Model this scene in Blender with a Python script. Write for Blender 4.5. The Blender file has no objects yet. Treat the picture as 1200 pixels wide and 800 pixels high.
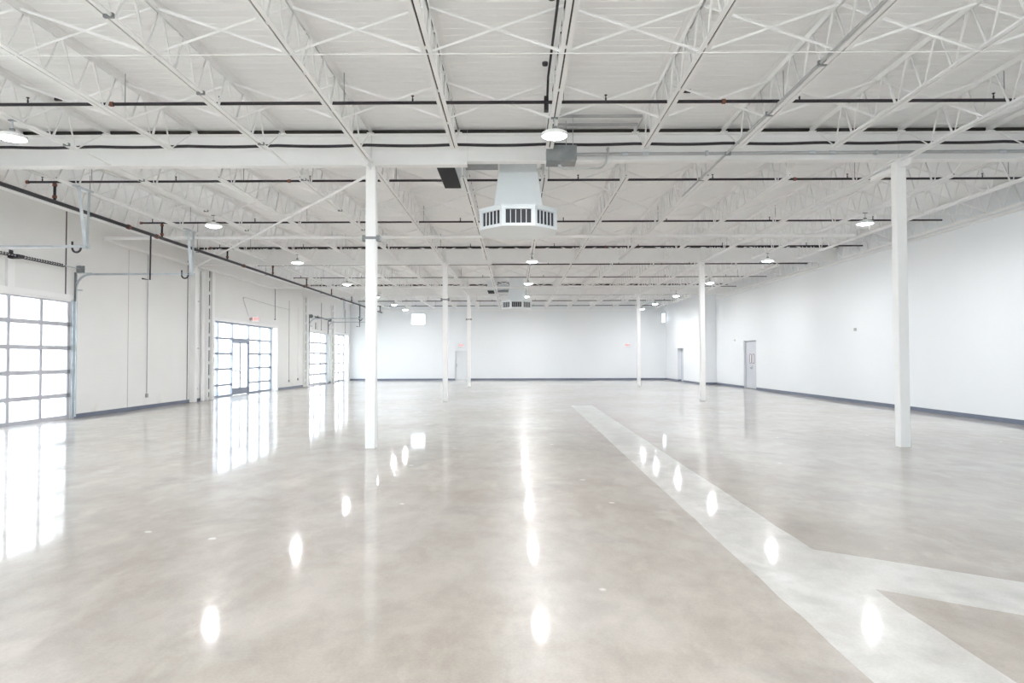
import bpy, math, random
from mathutils import Vector, Matrix
random.seed(7)
SC = bpy.context.scene
COL = SC.collection
PI = math.pi

# ------------------------------------------------------------------ materials
def mat(name, col, rough=.5, metal=0., spec=.5):
    m = bpy.data.materials.new(name); m.use_nodes = True
    b = m.node_tree.nodes['Principled BSDF']
    b.inputs['Base Color'].default_value = (*col, 1)
    b.inputs['Roughness'].default_value = rough
    b.inputs['Metallic'].default_value = metal
    b.inputs['Specular IOR Level'].default_value = spec
    return m

def nodes(m):
    return m.node_tree.nodes, m.node_tree.links, m.node_tree.nodes['Principled BSDF']

def paint(name, c1, c2, scale, rough, bump=0., detail=4.):
    """painted surface with a soft mottling of its own colour"""
    m = mat(name, c1, rough); N, L, b = nodes(m)
    tc = N.new('ShaderNodeTexCoord'); nz = N.new('ShaderNodeTexNoise')
    nz.inputs['Scale'].default_value = scale; nz.inputs['Detail'].default_value = detail
    L.new(tc.outputs['Object'], nz.inputs['Vector'])
    r = N.new('ShaderNodeValToRGB')
    r.color_ramp.elements[0].position = .3; r.color_ramp.elements[0].color = (*c1, 1)
    r.color_ramp.elements[1].position = .7; r.color_ramp.elements[1].color = (*c2, 1)
    L.new(nz.outputs['Fac'], r.inputs['Fac']); L.new(r.outputs['Color'], b.inputs['Base Color'])
    if bump:
        bp = N.new('ShaderNodeBump'); bp.inputs['Strength'].default_value = bump; bp.inputs['Distance'].default_value = .01
        L.new(nz.outputs['Fac'], bp.inputs['Height']); L.new(bp.outputs['Normal'], b.inputs['Normal'])
    return m

M = {}
M['steel'] = paint('white painted steel', (.86, .86, .86), (.89, .89, .89), 3, .42)
M['deck'] = paint('painted roof deck', (.87, .875, .88), (.90, .905, .91), .5, .6)
M['drywall'] = paint('white drywall paint', (.80, .825, .85), (.82, .845, .87), .35, .55)
M['galv'] = paint('galvanised steel', (.50, .54, .57), (.62, .66, .69), 6, .35); M['galv'].node_tree.nodes['Principled BSDF'].inputs['Metallic'].default_value = .55
M['galv_dark'] = paint('dull galvanised sheet', (.20, .215, .225), (.28, .295, .305), 5, .4); M['galv_dark'].node_tree.nodes['Principled BSDF'].inputs['Metallic'].default_value = .4
M['conduit'] = paint('grey conduit', (.42, .43, .44), (.50, .51, .52), 4, .35); M['conduit'].node_tree.nodes['Principled BSDF'].inputs['Metallic'].default_value = .5
M['black'] = mat('black iron pipe', (.022, .018, .024), .5)
M['gap_shade'] = mat('dark gap shade on bare steel', (.05, .045, .04), .7)  # shade of the narrow steel gaps held in the colour, over unpainted steel
M['rust'] = paint('red iron coupling', (.16, .055, .035), (.26, .09, .055), 20, .6)
M['slot'] = mat('dark grille', (.02, .02, .022), .7)
M['louver'] = mat('grey louver', (.045, .045, .055), .6)
M['base'] = paint('slate vinyl base', (.13, .15, .21), (.16, .185, .25), 2, .4)
M['alu'] = paint('pale aluminium frame', (.47, .47, .52), (.52, .52, .57), 2, .5)
M['bronze'] = mat('slate aluminium frame', (.30, .33, .40), .4, .3)
M['door_grey'] = paint('grey door paint', (.56, .58, .63), (.60, .62, .67), 1, .42)
M['door_white'] = paint('white door paint', (.74, .76, .78), (.78, .80, .82), 1, .42)
M['lite'] = mat('dark lite gasket', (.16, .05, .10), .5)
M['white_plastic'] = mat('white plastic', (.85, .85, .85), .4)
M['grey_plastic'] = mat('grey plastic', (.42, .42, .42), .5)
M['joint'] = mat('dark joint sealant and slot shade', (.10, .10, .10), .8)  # wall joints, and the painted shade inside the post slots
M['hvac'] = paint('white duct enamel', (.80, .84, .87), (.84, .88, .90), 2, .4)
M['asphalt'] = paint('pale paving', (.42, .42, .41), (.52, .52, .50), .8, .85)
M['sign_red'] = mat('red sign letters', (.75, .03, .04), .5)

# painted concrete block of the long door wall: courses in the bump, rust weeping near the floor
def block_mat():
    m = paint('painted block wall', (.80, .80, .79), (.835, .835, .83), .6, .6); N, L, b = nodes(m)
    tc = N.new('ShaderNodeTexCoord'); sp = N.new('ShaderNodeSeparateXYZ'); cb = N.new('ShaderNodeCombineXYZ')
    L.new(tc.outputs['Object'], sp.inputs[0]); L.new(sp.outputs['Y'], cb.inputs['X']); L.new(sp.outputs['Z'], cb.inputs['Y'])
    br = N.new('ShaderNodeTexBrick'); br.inputs['Scale'].default_value = 1
    br.inputs['Brick Width'].default_value = .4; br.inputs['Row Height'].default_value = .2
    br.inputs['Mortar Size'].default_value = .008; br.inputs['Mortar Smooth'].default_value = .4
    L.new(cb.outputs[0], br.inputs['Vector'])
    bp = N.new('ShaderNodeBump'); bp.inputs['Strength'].default_value = .35; bp.inputs['Distance'].default_value = .004; bp.invert = True
    L.new(br.outputs['Fac'], bp.inputs['Height']); L.new(bp.outputs['Normal'], b.inputs['Normal'])
    # rust-brown weep marks low on the wall
    nz = N.new('ShaderNodeTexNoise'); nz.inputs['Scale'].default_value = 2.2; nz.inputs['Detail'].default_value = 6
    L.new(cb.outputs[0], nz.inputs['Vector'])
    mr = N.new('ShaderNodeMapRange'); mr.inputs['From Min'].default_value = .5; mr.inputs['From Max'].default_value = .1
    L.new(sp.outputs['Z'], mr.inputs['Value'])
    r = N.new('ShaderNodeValToRGB'); r.color_ramp.elements[0].position = .55; r.color_ramp.elements[1].position = .8
    r.color_ramp.elements[0].color = (0, 0, 0, 1); r.color_ramp.elements[1].color = (.45, .45, .45, 1)
    L.new(nz.outputs['Fac'], r.inputs['Fac'])
    mu = N.new('ShaderNodeMath'); mu.operation = 'MULTIPLY'
    L.new(r.outputs['Color'], mu.inputs[0]); L.new(mr.outputs[0], mu.inputs[1])
    mx = N.new('ShaderNodeMixRGB'); src = b.inputs['Base Color'].links[0].from_socket
    L.new(mu.outputs[0], mx.inputs['Fac']); L.new(src, mx.inputs['Color1']); mx.inputs['Color2'].default_value = (.50, .40, .30, 1)
    L.new(mx.outputs[0], b.inputs['Base Color'])
    return m
M['block'] = block_mat()

# polished concrete
def concrete(name, lo, mid, hi, patch=False):
    m = mat(name, mid, .1); N, L, b = nodes(m)
    tc = N.new('ShaderNodeTexCoord')
    def noise(scale, detail, rough=.55, dist=0., vec=None, stretch=None):
        n = N.new('ShaderNodeTexNoise'); n.inputs['Scale'].default_value = scale; n.inputs['Detail'].default_value = detail
        n.inputs['Roughness'].default_value = rough; n.inputs['Distortion'].default_value = dist
        if stretch:
            mp = N.new('ShaderNodeMapping'); mp.inputs['Scale'].default_value = stretch; mp.inputs['Rotation'].default_value = (0, 0, .5)
            L.new(tc.outputs['Object'], mp.inputs['Vector']); L.new(mp.outputs[0], n.inputs['Vector'])
        else:
            L.new(tc.outputs['Object'], n.inputs['Vector'])
        return n
    def ramp(src, p0, c0, p1, c1, pm=None, cm=None):
        r = N.new('ShaderNodeValToRGB'); e = r.color_ramp.elements
        e[0].position = p0; e[0].color = (*c0, 1); e[1].position = p1; e[1].color = (*c1, 1)
        if pm is not None:
            x = e.new(pm); x.color = (*cm, 1)
        L.new(src, r.inputs['Fac']); return r
    def mix(f, a, c, mode='MIX'):
        x = N.new('ShaderNodeMixRGB'); x.blend_type = mode
        if isinstance(f, float): x.inputs['Fac'].default_value = f
        else: L.new(f, x.inputs['Fac'])
        for s, v in (('Color1', a), ('Color2', c)):
            if isinstance(v, tuple): x.inputs[s].default_value = (*v, 1)
            else: L.new(v, x.inputs[s])
        return x.outputs[0]
    big = noise(.30 if not patch else .8, 5, .6, .3)
    c = ramp(big.outputs['Fac'], .38, lo, .62, hi, .5, mid).outputs['Color']
    # broad trowel clouds, drawn out along one direction
    cl = noise(.9, 6, .6, .3, stretch=(1, .55, 1))
    c = mix(.5, c, ramp(cl.outputs['Fac'], .40, tuple(v * d for v, d in zip(mid, (.74, .70, .66))), .60, tuple(min(v * 1.18, .9) for v in mid)).outputs['Color'])
    # aggregate speckle
    sp = noise(60, 3, .7)
    c = mix(.16, c, ramp(sp.outputs['Fac'], .42, tuple(v * .72 for v in mid), .58, tuple(min(v * 1.25, .9) for v in mid)).outputs['Color'])
    # finer stains at hand scale
    fs = noise(3.4, 8, .68, .2, stretch=(1, .6, 1))
    c = mix(.24, c, ramp(fs.outputs['Fac'], .40, tuple(v * d for v, d in zip(mid, (.72, .68, .62))), .60, tuple(min(v * 1.3, .9) for v in mid)).outputs['Color'])
    # pale scuffs and drips
    sc_ = noise(1.9, 6, .62, .25, stretch=(1, .5, 1))
    f = ramp(sc_.outputs['Fac'], .56, (0, 0, 0), .72, (.55, .55, .55)).outputs['Color']
    c = mix(f, c, tuple(min(v * 1.35 + .03, .9) for v in mid))
    # darker trowel burns
    bn = noise(1.0 if not patch else 2.2, 6, .62, .35)
    f = ramp(bn.outputs['Fac'], .56 if not patch else .50, (0, 0, 0), .70, (.55, .55, .55)).outputs['Color']
    c = mix(f, c, tuple(v * .62 for v in mid) if not patch else tuple(v * .66 for v in mid))
    if not patch:
        # unpolished, dirtier margin along both side walls
        sp_ = N.new('ShaderNodeSeparateXYZ'); L.new(tc.outputs['Object'], sp_.inputs[0])
        ab = N.new('ShaderNodeMath'); ab.operation = 'ABSOLUTE'; L.new(sp_.outputs['X'], ab.inputs[0])
        en = noise(1.6, 6, .6); ad = N.new('ShaderNodeMath'); ad.operation = 'MULTIPLY_ADD'; ad.inputs[1].default_value = .9; L.new(en.outputs['Fac'], ad.inputs[0]); L.new(ab.outputs[0], ad.inputs[2])
        c = mix(ramp(ad.outputs[0], 0., (0, 0, 0), 1., (.7, .7, .7)).outputs['Color'], c, (.30, .265, .225))
        mrg = N.new('ShaderNodeMapRange'); mrg.inputs['From Min'].default_value = 11.62; mrg.inputs['From Max'].default_value = 11.82; L.new(ad.outputs[0], mrg.inputs['Value'])
        for l in list(L):
            if l.from_socket == ad.outputs[0] and l.to_node.type == 'VALTORGB':
                t_ = l.to_socket; L.remove(l); L.new(mrg.outputs[0], t_)
        # small pale flecks of exposed filler
        vo = N.new('ShaderNodeTexVoronoi'); vo.inputs['Scale'].default_value = 1.3; L.new(tc.outputs['Object'], vo.inputs['Vector'])
        wob = noise(14, 3, .6); sb = N.new('ShaderNodeMath'); sb.operation = 'MULTIPLY_ADD'; sb.inputs[1].default_value = .10; L.new(wob.outputs['Fac'], sb.inputs[0]); L.new(vo.outputs['Distance'], sb.inputs[2])
        c = mix(ramp(sb.outputs[0], .085, (.8, .8, .8), .10, (0, 0, 0)).outputs['Color'], c, (.72, .71, .69))
    L.new(c, b.inputs['Base Color'])
    rr = ramp(cl.outputs['Fac'], .3, (.30, .30, .30), .7, (.40, .40, .40))
    L.new(rr.outputs['Color'], b.inputs['Roughness'])
    b.inputs['IOR'].default_value = 1.5; b.inputs['Specular IOR Level'].default_value = .22
    # the burnished sealer over the slab
    b.inputs['Coat Weight'].default_value = .76 if not patch else .68
    b.inputs['Coat Roughness'].default_value = .055; b.inputs['Coat IOR'].default_value = 1.5
    return m
M['floor'] = concrete('polished concrete', (.265, .220, .182), (.420, .382, .345), (.53, .508, .482))
M['patch'] = concrete('pale trench concrete', (.48, .47, .45), (.56, .552, .535), (.62, .615, .605), True)

def glass_mat():
    m = bpy.data.materials.new('clear pane'); m.use_nodes = True
    N, L = m.node_tree.nodes, m.node_tree.links
    N.clear(); out = N.new('ShaderNodeOutputMaterial'); mx = N.new('ShaderNodeMixShader')
    t = N.new('ShaderNodeBsdfTransparent'); t.inputs[0].default_value = (.95, .97, .97, 1)
    g = N.new('ShaderNodeBsdfGlossy'); g.inputs['Roughness'].default_value = .02
    lw = N.new('ShaderNodeLayerWeight'); pw = N.new('ShaderNodeMath'); pw.operation = 'POWER'; pw.inputs[1].default_value = 5
    ml = N.new('ShaderNodeMath'); ml.operation = 'MULTIPLY_ADD'; ml.inputs[1].default_value = .5; ml.inputs[2].default_value = .03
    L.new(lw.outputs['Facing'], pw.inputs[0]); L.new(pw.outputs[0], ml.inputs[0]); L.new(ml.outputs[0], mx.inputs[0]); L.new(t.outputs[0], mx.inputs[1]); L.new(g.outputs[0], mx.inputs[2]); L.new(mx.outputs[0], out.inputs[0])
    return m
M['glass'] = glass_mat()

def emit(name, col, s):
    m = bpy.data.materials.new(name); m.use_nodes = True
    N, L = m.node_tree.nodes, m.node_tree.links; N.clear()
    o = N.new('ShaderNodeOutputMaterial'); e = N.new('ShaderNodeEmission')
    e.inputs[0].default_value = (*col, 1); e.inputs[1].default_value = s
    L.new(e.outputs[0], o.inputs[0]); return m
LAMP_POWER = 330.
M['lamp'] = emit('lit lamp lens', (.965, .985, 1.), LAMP_POWER)
M['lamp_rim'] = emit('softly lit lens rim', (.965, .985, 1.), 9.)
M['sign_face'] = emit('lit sign face', (1., .80, .78), .27)

# ------------------------------------------------------------------ mesh helpers
class MB:
    def __init__(s): s.v = []; s.f = []; s.sm = []; s.mi = []; s.cur = 0
    def add(s, vs, fs, smooth=False):
        o = len(s.v); s.v += [tuple(v) for v in vs]
        for f in fs: s.f.append(tuple(i + o for i in f)); s.sm.append(smooth); s.mi.append(s.cur)
        return s
    def box(s, x0, x1, y0, y1, z0, z1):
        if x0 > x1: x0, x1 = x1, x0
        if y0 > y1: y0, y1 = y1, y0
        if z0 > z1: z0, z1 = z1, z0
        return s.add([(x0, y0, z0), (x1, y0, z0), (x1, y1, z0), (x0, y1, z0), (x0, y0, z1), (x1, y0, z1), (x1, y1, z1), (x0, y1, z1)],
                     [(0, 3, 2, 1), (4, 5, 6, 7), (0, 1, 5, 4), (1, 2, 6, 5), (2, 3, 7, 6), (3, 0, 4, 7)])
    def sweep(s, pts, prof, up=(0, 0, 1), smooth=False, closed=False, cap=True):
        """profile (list of (a, b): a sideways, b up) carried along a polyline"""
        P = [Vector(p) for p in pts]; n = len(P); k = len(prof); vs = []
        up = Vector(up)
        for i, p in enumerate(P):
            if closed: d = P[(i + 1) % n] - P[i - 1]
            else: d = P[min(i + 1, n - 1)] - P[max(i - 1, 0)]
            d.normalize()
            u = up - d * up.dot(d)
            if u.length < 1e-4: u = Vector((0, 1, 0)) - d * d.y
            if u.length < 1e-4: u = Vector((1, 0, 0))
            u.normalize(); w = d.cross(u)
            sc = 1.
            if 0 < i < n - 1:
                a = (P[i] - P[i - 1]).normalized(); c = a.dot(d); sc = 1 / max(c, .5)
            for (a, b_) in prof: vs.append(p + w * (a * sc) + u * (b_ * sc) if sc == 1. else p + w * a * sc + u * b_ * sc)
        fs = []
        for i in range(n if closed else n - 1):
            j = (i + 1) % n
            for q in range(k):
                r = (q + 1) % k
                fs.append((i * k + q, j * k + q, j * k + r, i * k + r))
        s.add(vs, fs, smooth)
        if cap and not closed:
            s.add(vs[:k], [tuple(range(k))]); s.add(vs[-k:], [tuple(range(k - 1, -1, -1))])
        return s
    def tube(s, pts, r, n=8, **kw):
        return s.sweep(pts, [(r * math.cos(2 * PI * i / n), r * math.sin(2 * PI * i / n)) for i in range(n)], smooth=True, **kw)
    def bar(s, p, q, w, t, up=(0, 0, 1)):
        return s.sweep([p, q], [(-w / 2, -t / 2), (w / 2, -t / 2), (w / 2, t / 2), (-w / 2, t / 2)], up)
    def angle(s, p, q, a, t, up=(0, 0, 1), flip=1, inv=1):
        """L section along p-q, heel on the line"""
        pr = [(0, 0), (a * flip, 0), (a * flip, t * inv), (t * flip, t * inv), (t * flip, a * inv), (0, a * inv)]
        return s.sweep([p, q], pr, up)
    def lathe(s, prof, n=24, c=(0, 0, 0), smooth=True):
        """(radius, z) profile about z"""
        vs = []; k = len(prof)
        for i in range(n):
            a = 2 * PI * i / n
            for r, z in prof: vs.append((c[0] + r * math.cos(a), c[1] + r * math.sin(a), c[2] + z))
        fs = []
        for i in range(n):
            j = (i + 1) % n
            for q in range(k - 1): fs.append((i * k + q, j * k + q, j * k + q + 1, i * k + q + 1))
        return s.add(vs, fs, smooth)
    def frustum(s, b0, z0, b1, z1, cap=True):
        """rect b=(x0,x1,y0,y1) at z0 up to rect at z1"""
        vs = [(b0[0], b0[2], z0), (b0[1], b0[2], z0), (b0[1], b0[3], z0), (b0[0], b0[3], z0), (b1[0], b1[2], z1), (b1[1], b1[2], z1), (b1[1], b1[3], z1), (b1[0], b1[3], z1)]
        fs = [(0, 1, 5, 4), (1, 2, 6, 5), (2, 3, 7, 6), (3, 0, 4, 7)]
        if cap: fs += [(0, 3, 2, 1), (4, 5, 6, 7)]
        return s.add(vs, fs)
    def ngon(s, pts, z0, z1):
        n = len(pts); vs = [(x, y, z0) for x, y in pts] + [(x, y, z1) for x, y in pts]
        fs = [tuple(range(n - 1, -1, -1)), tuple(range(n, 2 * n))] + [(i, (i + 1) % n, (i + 1) % n + n, i + n) for i in range(n)]
        return s.add(vs, fs)
    def build(s, name, m, parent=None, loc=None, bevel=0., m2=None):
        me = bpy.data.meshes.new(name); me.from_pydata(s.v, [], s.f); me.validate(); me.update()
        me.polygons.foreach_set('use_smooth', s.sm[:len(me.polygons)] if len(s.sm) == len(me.polygons) else [False] * len(me.polygons))
        if m2 and len(s.mi) == len(me.polygons): me.polygons.foreach_set('material_index', s.mi)
        import bmesh
        bm = bmesh.new(); bm.from_mesh(me); bmesh.ops.recalc_face_normals(bm, faces=bm.faces); bm.to_mesh(me); bm.free()
        me.materials.append(M[m] if isinstance(m, str) else m)
        if m2: me.materials.append(M[m2])
        o = bpy.data.objects.new(name, me); COL.objects.link(o)
        if parent is not None: o.parent = parent
        if loc is not None: o.location = loc
        if bevel:
            b = o.modifiers.new('edge', 'BEVEL'); b.width = bevel; b.segments = 2; b.limit_method = 'ANGLE'; b.angle_limit = .7
        return o

def tag(o, label, cat, group=None, kind=None):
    o['label'] = label; o['category'] = cat
    if group: o['group'] = group
    if kind: o['kind'] = kind
    return o
def thing(name, label, cat, loc=(0, 0, 0), rz=0., group=None, kind=None):
    e = bpy.data.objects.new(name, None); COL.objects.link(e); e.location = loc; e.rotation_euler = (0, 0, rz); e.empty_display_size = .1
    return tag(e, label, cat, group, kind)
def copy_tree(o, parent=None):
    c = o.copy(); COL.objects.link(c)
    if parent is not None: c.parent = parent
    for ch in list(o.children): copy_tree(ch, c)
    return c
def text_mesh(name, body, size, m, parent, mw):
    cu = bpy.data.curves.new(name, 'FONT'); cu.body = body; cu.size = size; cu.extrude = .002; cu.align_x = 'CENTER'; cu.align_y = 'CENTER'
    t = bpy.data.objects.new(name + '_tmp', cu); COL.objects.link(t)
    dg = bpy.context.evaluated_depsgraph_get(); me = bpy.data.meshes.new_from_object(t.evaluated_get(dg))
    bpy.data.objects.remove(t); me.name = name; me.materials.clear(); me.materials.append(M[m])
    me.transform(mw)
    o = bpy.data.objects.new(name, me); COL.objects.link(o); o.parent = parent
    return o
ORD = ['zeroth', 'first', 'second', 'third', 'fourth', 'fifth', 'sixth', 'seventh', 'eighth', 'ninth', 'tenth', 'eleventh', 'twelfth', 'thirteenth', 'fourteenth', 'fifteenth', 'sixteenth']
def arc(c, r, a0, a1, n, plane):
    """points of an arc; plane 'xz','xy','yz'"""
    o = []
    for i in range(n + 1):
        a = a0 + (a1 - a0) * i / n; u, v = r * math.cos(a), r * math.sin(a)
        o.append({'xz': (c[0] + u, c[1], c[2] + v), 'xy': (c[0] + u, c[1] + v, c[2]), 'yz': (c[0], c[1] + u, c[2] + v)}[plane])
    return o

# ------------------------------------------------------------------ dimensions (metres; X across, Y along the hall, Z up)
XL, XR, XR2 = -11.55, 11.50, 10.60
YB, YF, YJ = -14.0, 46.6, 38.10
BAY = 12.192
G = [11.5 - BAY, 11.5, 11.5 + BAY, 11.5 + 2 * BAY]        # girder lines (the first is behind the viewer)
COLX = (-2.484, 6.66)
S = 1.524
KS = list(range(-5, 10))                                    # joist lines
JX = {k: -2.484 + S * k for k in KS}
ZBC, ZD = 4.91, 5.52                                        # underside of bottom chord, underside of deck
ZG = 5.43                                                   # top of girder

# ------------------------------------------------------------------ room shell
def wall_panel(axis, face, thick, a0, a1, z0, z1, holes):
    """wall with rectangular openings: axis 'y' = runs along Y at x=face; 'x' = runs along X at y=face"""
    mb = MB(); A = sorted({a0, a1, *[h[0] for h in holes], *[h[1] for h in holes]}); Z = sorted({z0, z1, *[h[2] for h in holes], *[h[3] for h in holes]})
    def inside(a, z): return any(h[0] < a < h[1] and h[2] < z < h[3] for h in holes)
    nA, nZ = len(A) - 1, len(Z) - 1
    solid = [[not inside((A[i] + A[i + 1]) / 2, (Z[j] + Z[j + 1]) / 2) for j in range(nZ)] for i in range(nA)]
    def P(a, z, t):
        d = face + t
        return (d, a, z) if axis == 'y' else (a, d, z)
    for i in range(nA):
        for j in range(nZ):
            if not solid[i][j]: continue
            q = [(A[i], Z[j]), (A[i + 1], Z[j]), (A[i + 1], Z[j + 1]), (A[i], Z[j + 1])]
            for t in (0, thick): mb.add([P(a, z, t) for a, z in q], [(0, 1, 2, 3)])
            for (di, dj, e) in ((-1, 0, (0, 3)), (1, 0, (1, 2)), (0, -1, (0, 1)), (0, 1, (3, 2))):
                ii, jj = i + di, j + dj
                if 0 <= ii < nA and 0 <= jj < nZ and solid[ii][jj]: continue
                p, r = q[e[0]], q[e[1]]
                mb.add([P(*p, 0), P(*r, 0), P(*r, thick), P(*p, thick)], [(0, 1, 2, 3)])
    return mb
D1 = (13.05, 17.25, 0, 3.05); B1 = (-13., 6., 0, 4.2); BK = (-3., 3., 0, 2.4); BR = (-13., 0., 0, 4.2); SF = (25.10, 32.30, 0, 3.05); D2 = (37.10, 40.75, 0, 3.05); W2 = (42.35, 46.05, 0, 3.15)
RD = (31.80, 33.52, 0, 2.36); RD2 = (41.95, 43.45, 0, 2.13); FD = (-4.20, -3.28, 0, 2.05)
FW = (-7.28, -6.29, 3.88, 4.64); FS = (10.27, 10.56, 3.96, 4.62)
tag(wall_panel('y', XL, -.40, YB, YF, 0, ZD, [B1, D1, SF, D2, W2]).build('wall_left', 'block'), 'white painted block wall with the overhead doors and storefront glazing', 'wall', kind='structure')
tag(wall_panel('y', XR, .35, YB, YJ, 0, ZD, [BR, RD]).build('wall_right', 'drywall'), 'long plain white wall with the recessed grey double door', 'wall', kind='structure')
tag(wall_panel('y', XR2, .35, YJ + .15, YF, 0, ZD, [RD2]).build('wall_right_end', 'drywall'), 'short stepped-in white wall with the single grey door, by the far corner', 'wall', kind='structure')
tag(wall_panel('x', YJ, .15, XR2, XR + .35, 0, ZD, []).build('wall_return', 'drywall'), 'narrow white return wall where the plain side wall steps inward', 'wall', kind='structure')
tag(wall_panel('x', YF, .35, XL - .4, XR2 + .35, 0, ZD, [FD, FW, FS]).build('wall_far', 'drywall'), 'white end wall with one door, two exit signs and high windows', 'wall', kind='structure')
tag(wall_panel('x', YB, -.35, XL - .4, XR + .35, 0, ZD, [BK]).build('wall_back', 'drywall'), 'plain white end wall behind the viewpoint', 'wall', kind='structure')
tag(MB().box(XL - .4, XR + .35, YB - .35, YF + .35, -.25, 0).build('floor', 'floor'), 'polished beige concrete floor mirroring windows and lamps', 'floor', kind='structure')
# pale trench infill let into the slab, with a branch running off to the plain wall
def trench():
    L_, R_ = [], []
    y = -3.0
    while y < 21.6:
        L_.append((1.70 + .0058 * (y - 3.2) + random.uniform(-.008, .008), y)); y += .35
    y = 21.55
    main_r = lambda yy: 2.375 + .0062 * (yy - 3.2)
    while y > 5.42:
        R_.append((main_r(y) + random.uniform(-.008, .008), y)); y -= .35
    br = []
    n = 22
    for i in range(n + 1):
        t = i / n; br.append((2.40 + t * 9.1, 5.40 - .72 * t * 9.1 + random.uniform(-.01, .01)))
    for i in range(n + 1):
        t = 1 - i / n; br.append((2.40 + t * 9.1, 4.50 - .60 * t * 9.1 - .12 * t * 9.1 + random.uniform(-.01, .01)))
    rest = []
    y = 4.2
    while y > -3.0:
        rest.append((main_r(y) + random.uniform(-.008, .008), y)); y -= .35
    return L_ + R_ + br + rest
mb = MB(); pts = trench()
import bmesh
def poly_slab(name, pts, z0, z1, m):
    bm = bmesh.new(); vs = [bm.verts.new((x, y, z1)) for x, y in pts]
    f = bm.faces.new(vs); bmesh.ops.triangulate(bm, faces=[f]); me = bpy.data.meshes.new(name); 
    bmesh.ops.recalc_face_normals(bm, faces=bm.faces)
    if sum(f.normal.z for f in bm.faces) < 0: bmesh.ops.reverse_faces(bm, faces=bm.faces)
    bm.to_mesh(me); bm.free(); me.materials.append(M[m]); o = bpy.data.objects.new(name, me); COL.objects.link(o)
    so = o.modifiers.new('depth', 'SOLIDIFY'); so.thickness = z1 - z0; so.offset = -1
    return o
tag(poly_slab('floor_infill', pts, -.002, .0012, 'patch'), 'pale concrete trench infill strip with a diagonal branch across the floor', 'floor patch', kind='structure')
tag(MB().box(-90, XL - .42, -60, 110, -.35, -.06).box(XL - .42, 90, -60, YB - .36, -.35, -.06).box(XR + .5, 90, YB - .36, 60, -.35, -.06).build('ground_outside', 'asphalt'), 'pale paving outside the glazed doors', 'ground', kind='structure')

# roof deck: wide flats with narrow flutes running across the hall
def deck():
    mb = MB(); prof = []; y = YB; p = .1524
    while y < YF:
        prof += [(y, ZD), (y + p - .022, ZD), (y + p - .016, ZD + .005), (y + p - .006, ZD + .005)]; y += p
    prof = [(min(a, YF), b) for a, b in prof]
    vs = []
    for x in (XL - .4, XR + .35): vs += [(x, a, b) for a, b in prof]
    n = len(prof); mb.add(vs, [(i, i + 1, n + i + 1, n + i) for i in range(n - 1)])
    mb.box(XL - .4, XR + .35, YB - .35, YF + .35, ZD + .06, ZD + .2)
    return mb
tag(deck().build('ceiling', 'deck'), 'white fluted metal roof deck above the joists', 'ceiling', kind='structure')

# baseboards
def base_run(name, segs, label):
    mb = MB()
    for x0, x1, y0, y1 in segs: mb.box(x0, x1, y0, y1, 0, .105)
    return tag(mb.build(name, 'base'), label, 'baseboard', kind='structure')
t = .012
base_run('baseboard_left', [(XL, XL + t, a, b) for a, b in ((YB, -13.), (6., 12.9), (17.4, 24.75), (32.45, 36.9), (40.85, 42.25))], 'slate vinyl baseboard along the block wall with overhead doors')
base_run('baseboard_right', [(XR - t, XR, a, b) for a, b in ((YB, -13.), (0., RD[0]), (RD[1], YJ))], 'slate vinyl baseboard along the long plain white wall')
base_run('baseboard_return', [(XR2 - t, XR, YJ - t, YJ)], 'slate vinyl baseboard on the narrow return wall')
base_run('baseboard_right_end', [(XR2 - t, XR2, a, b) for a, b in ((YJ - t, RD2[0]), (RD2[1], YF))] + [(XR2, XR2 + .25, RD2[1] - t, RD2[1])], 'slate vinyl baseboard on the stepped-in wall by the single grey door')
base_run('baseboard_far', [(a, b, YF - t, YF) for a, b in ((XL, FD[0]), (FD[1], XR2))], 'slate vinyl baseboard along the end wall')
# ledger angle where the long drywall meets the joist zone
tag(MB().angle((XR, YB + .1, 4.86), (XR, YJ, 4.86), .07, .008, flip=-1).build('trim_right', 'steel'), 'white ledger angle along the top of the long plain wall', 'trim', kind='structure')
tag(MB().angle((XL, YF, 4.84), (XR2, YF, 4.84), .06, .008, flip=1).build('trim_far', 'steel'), 'white ledger angle along the top of the end wall', 'trim', kind='structure')

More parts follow.
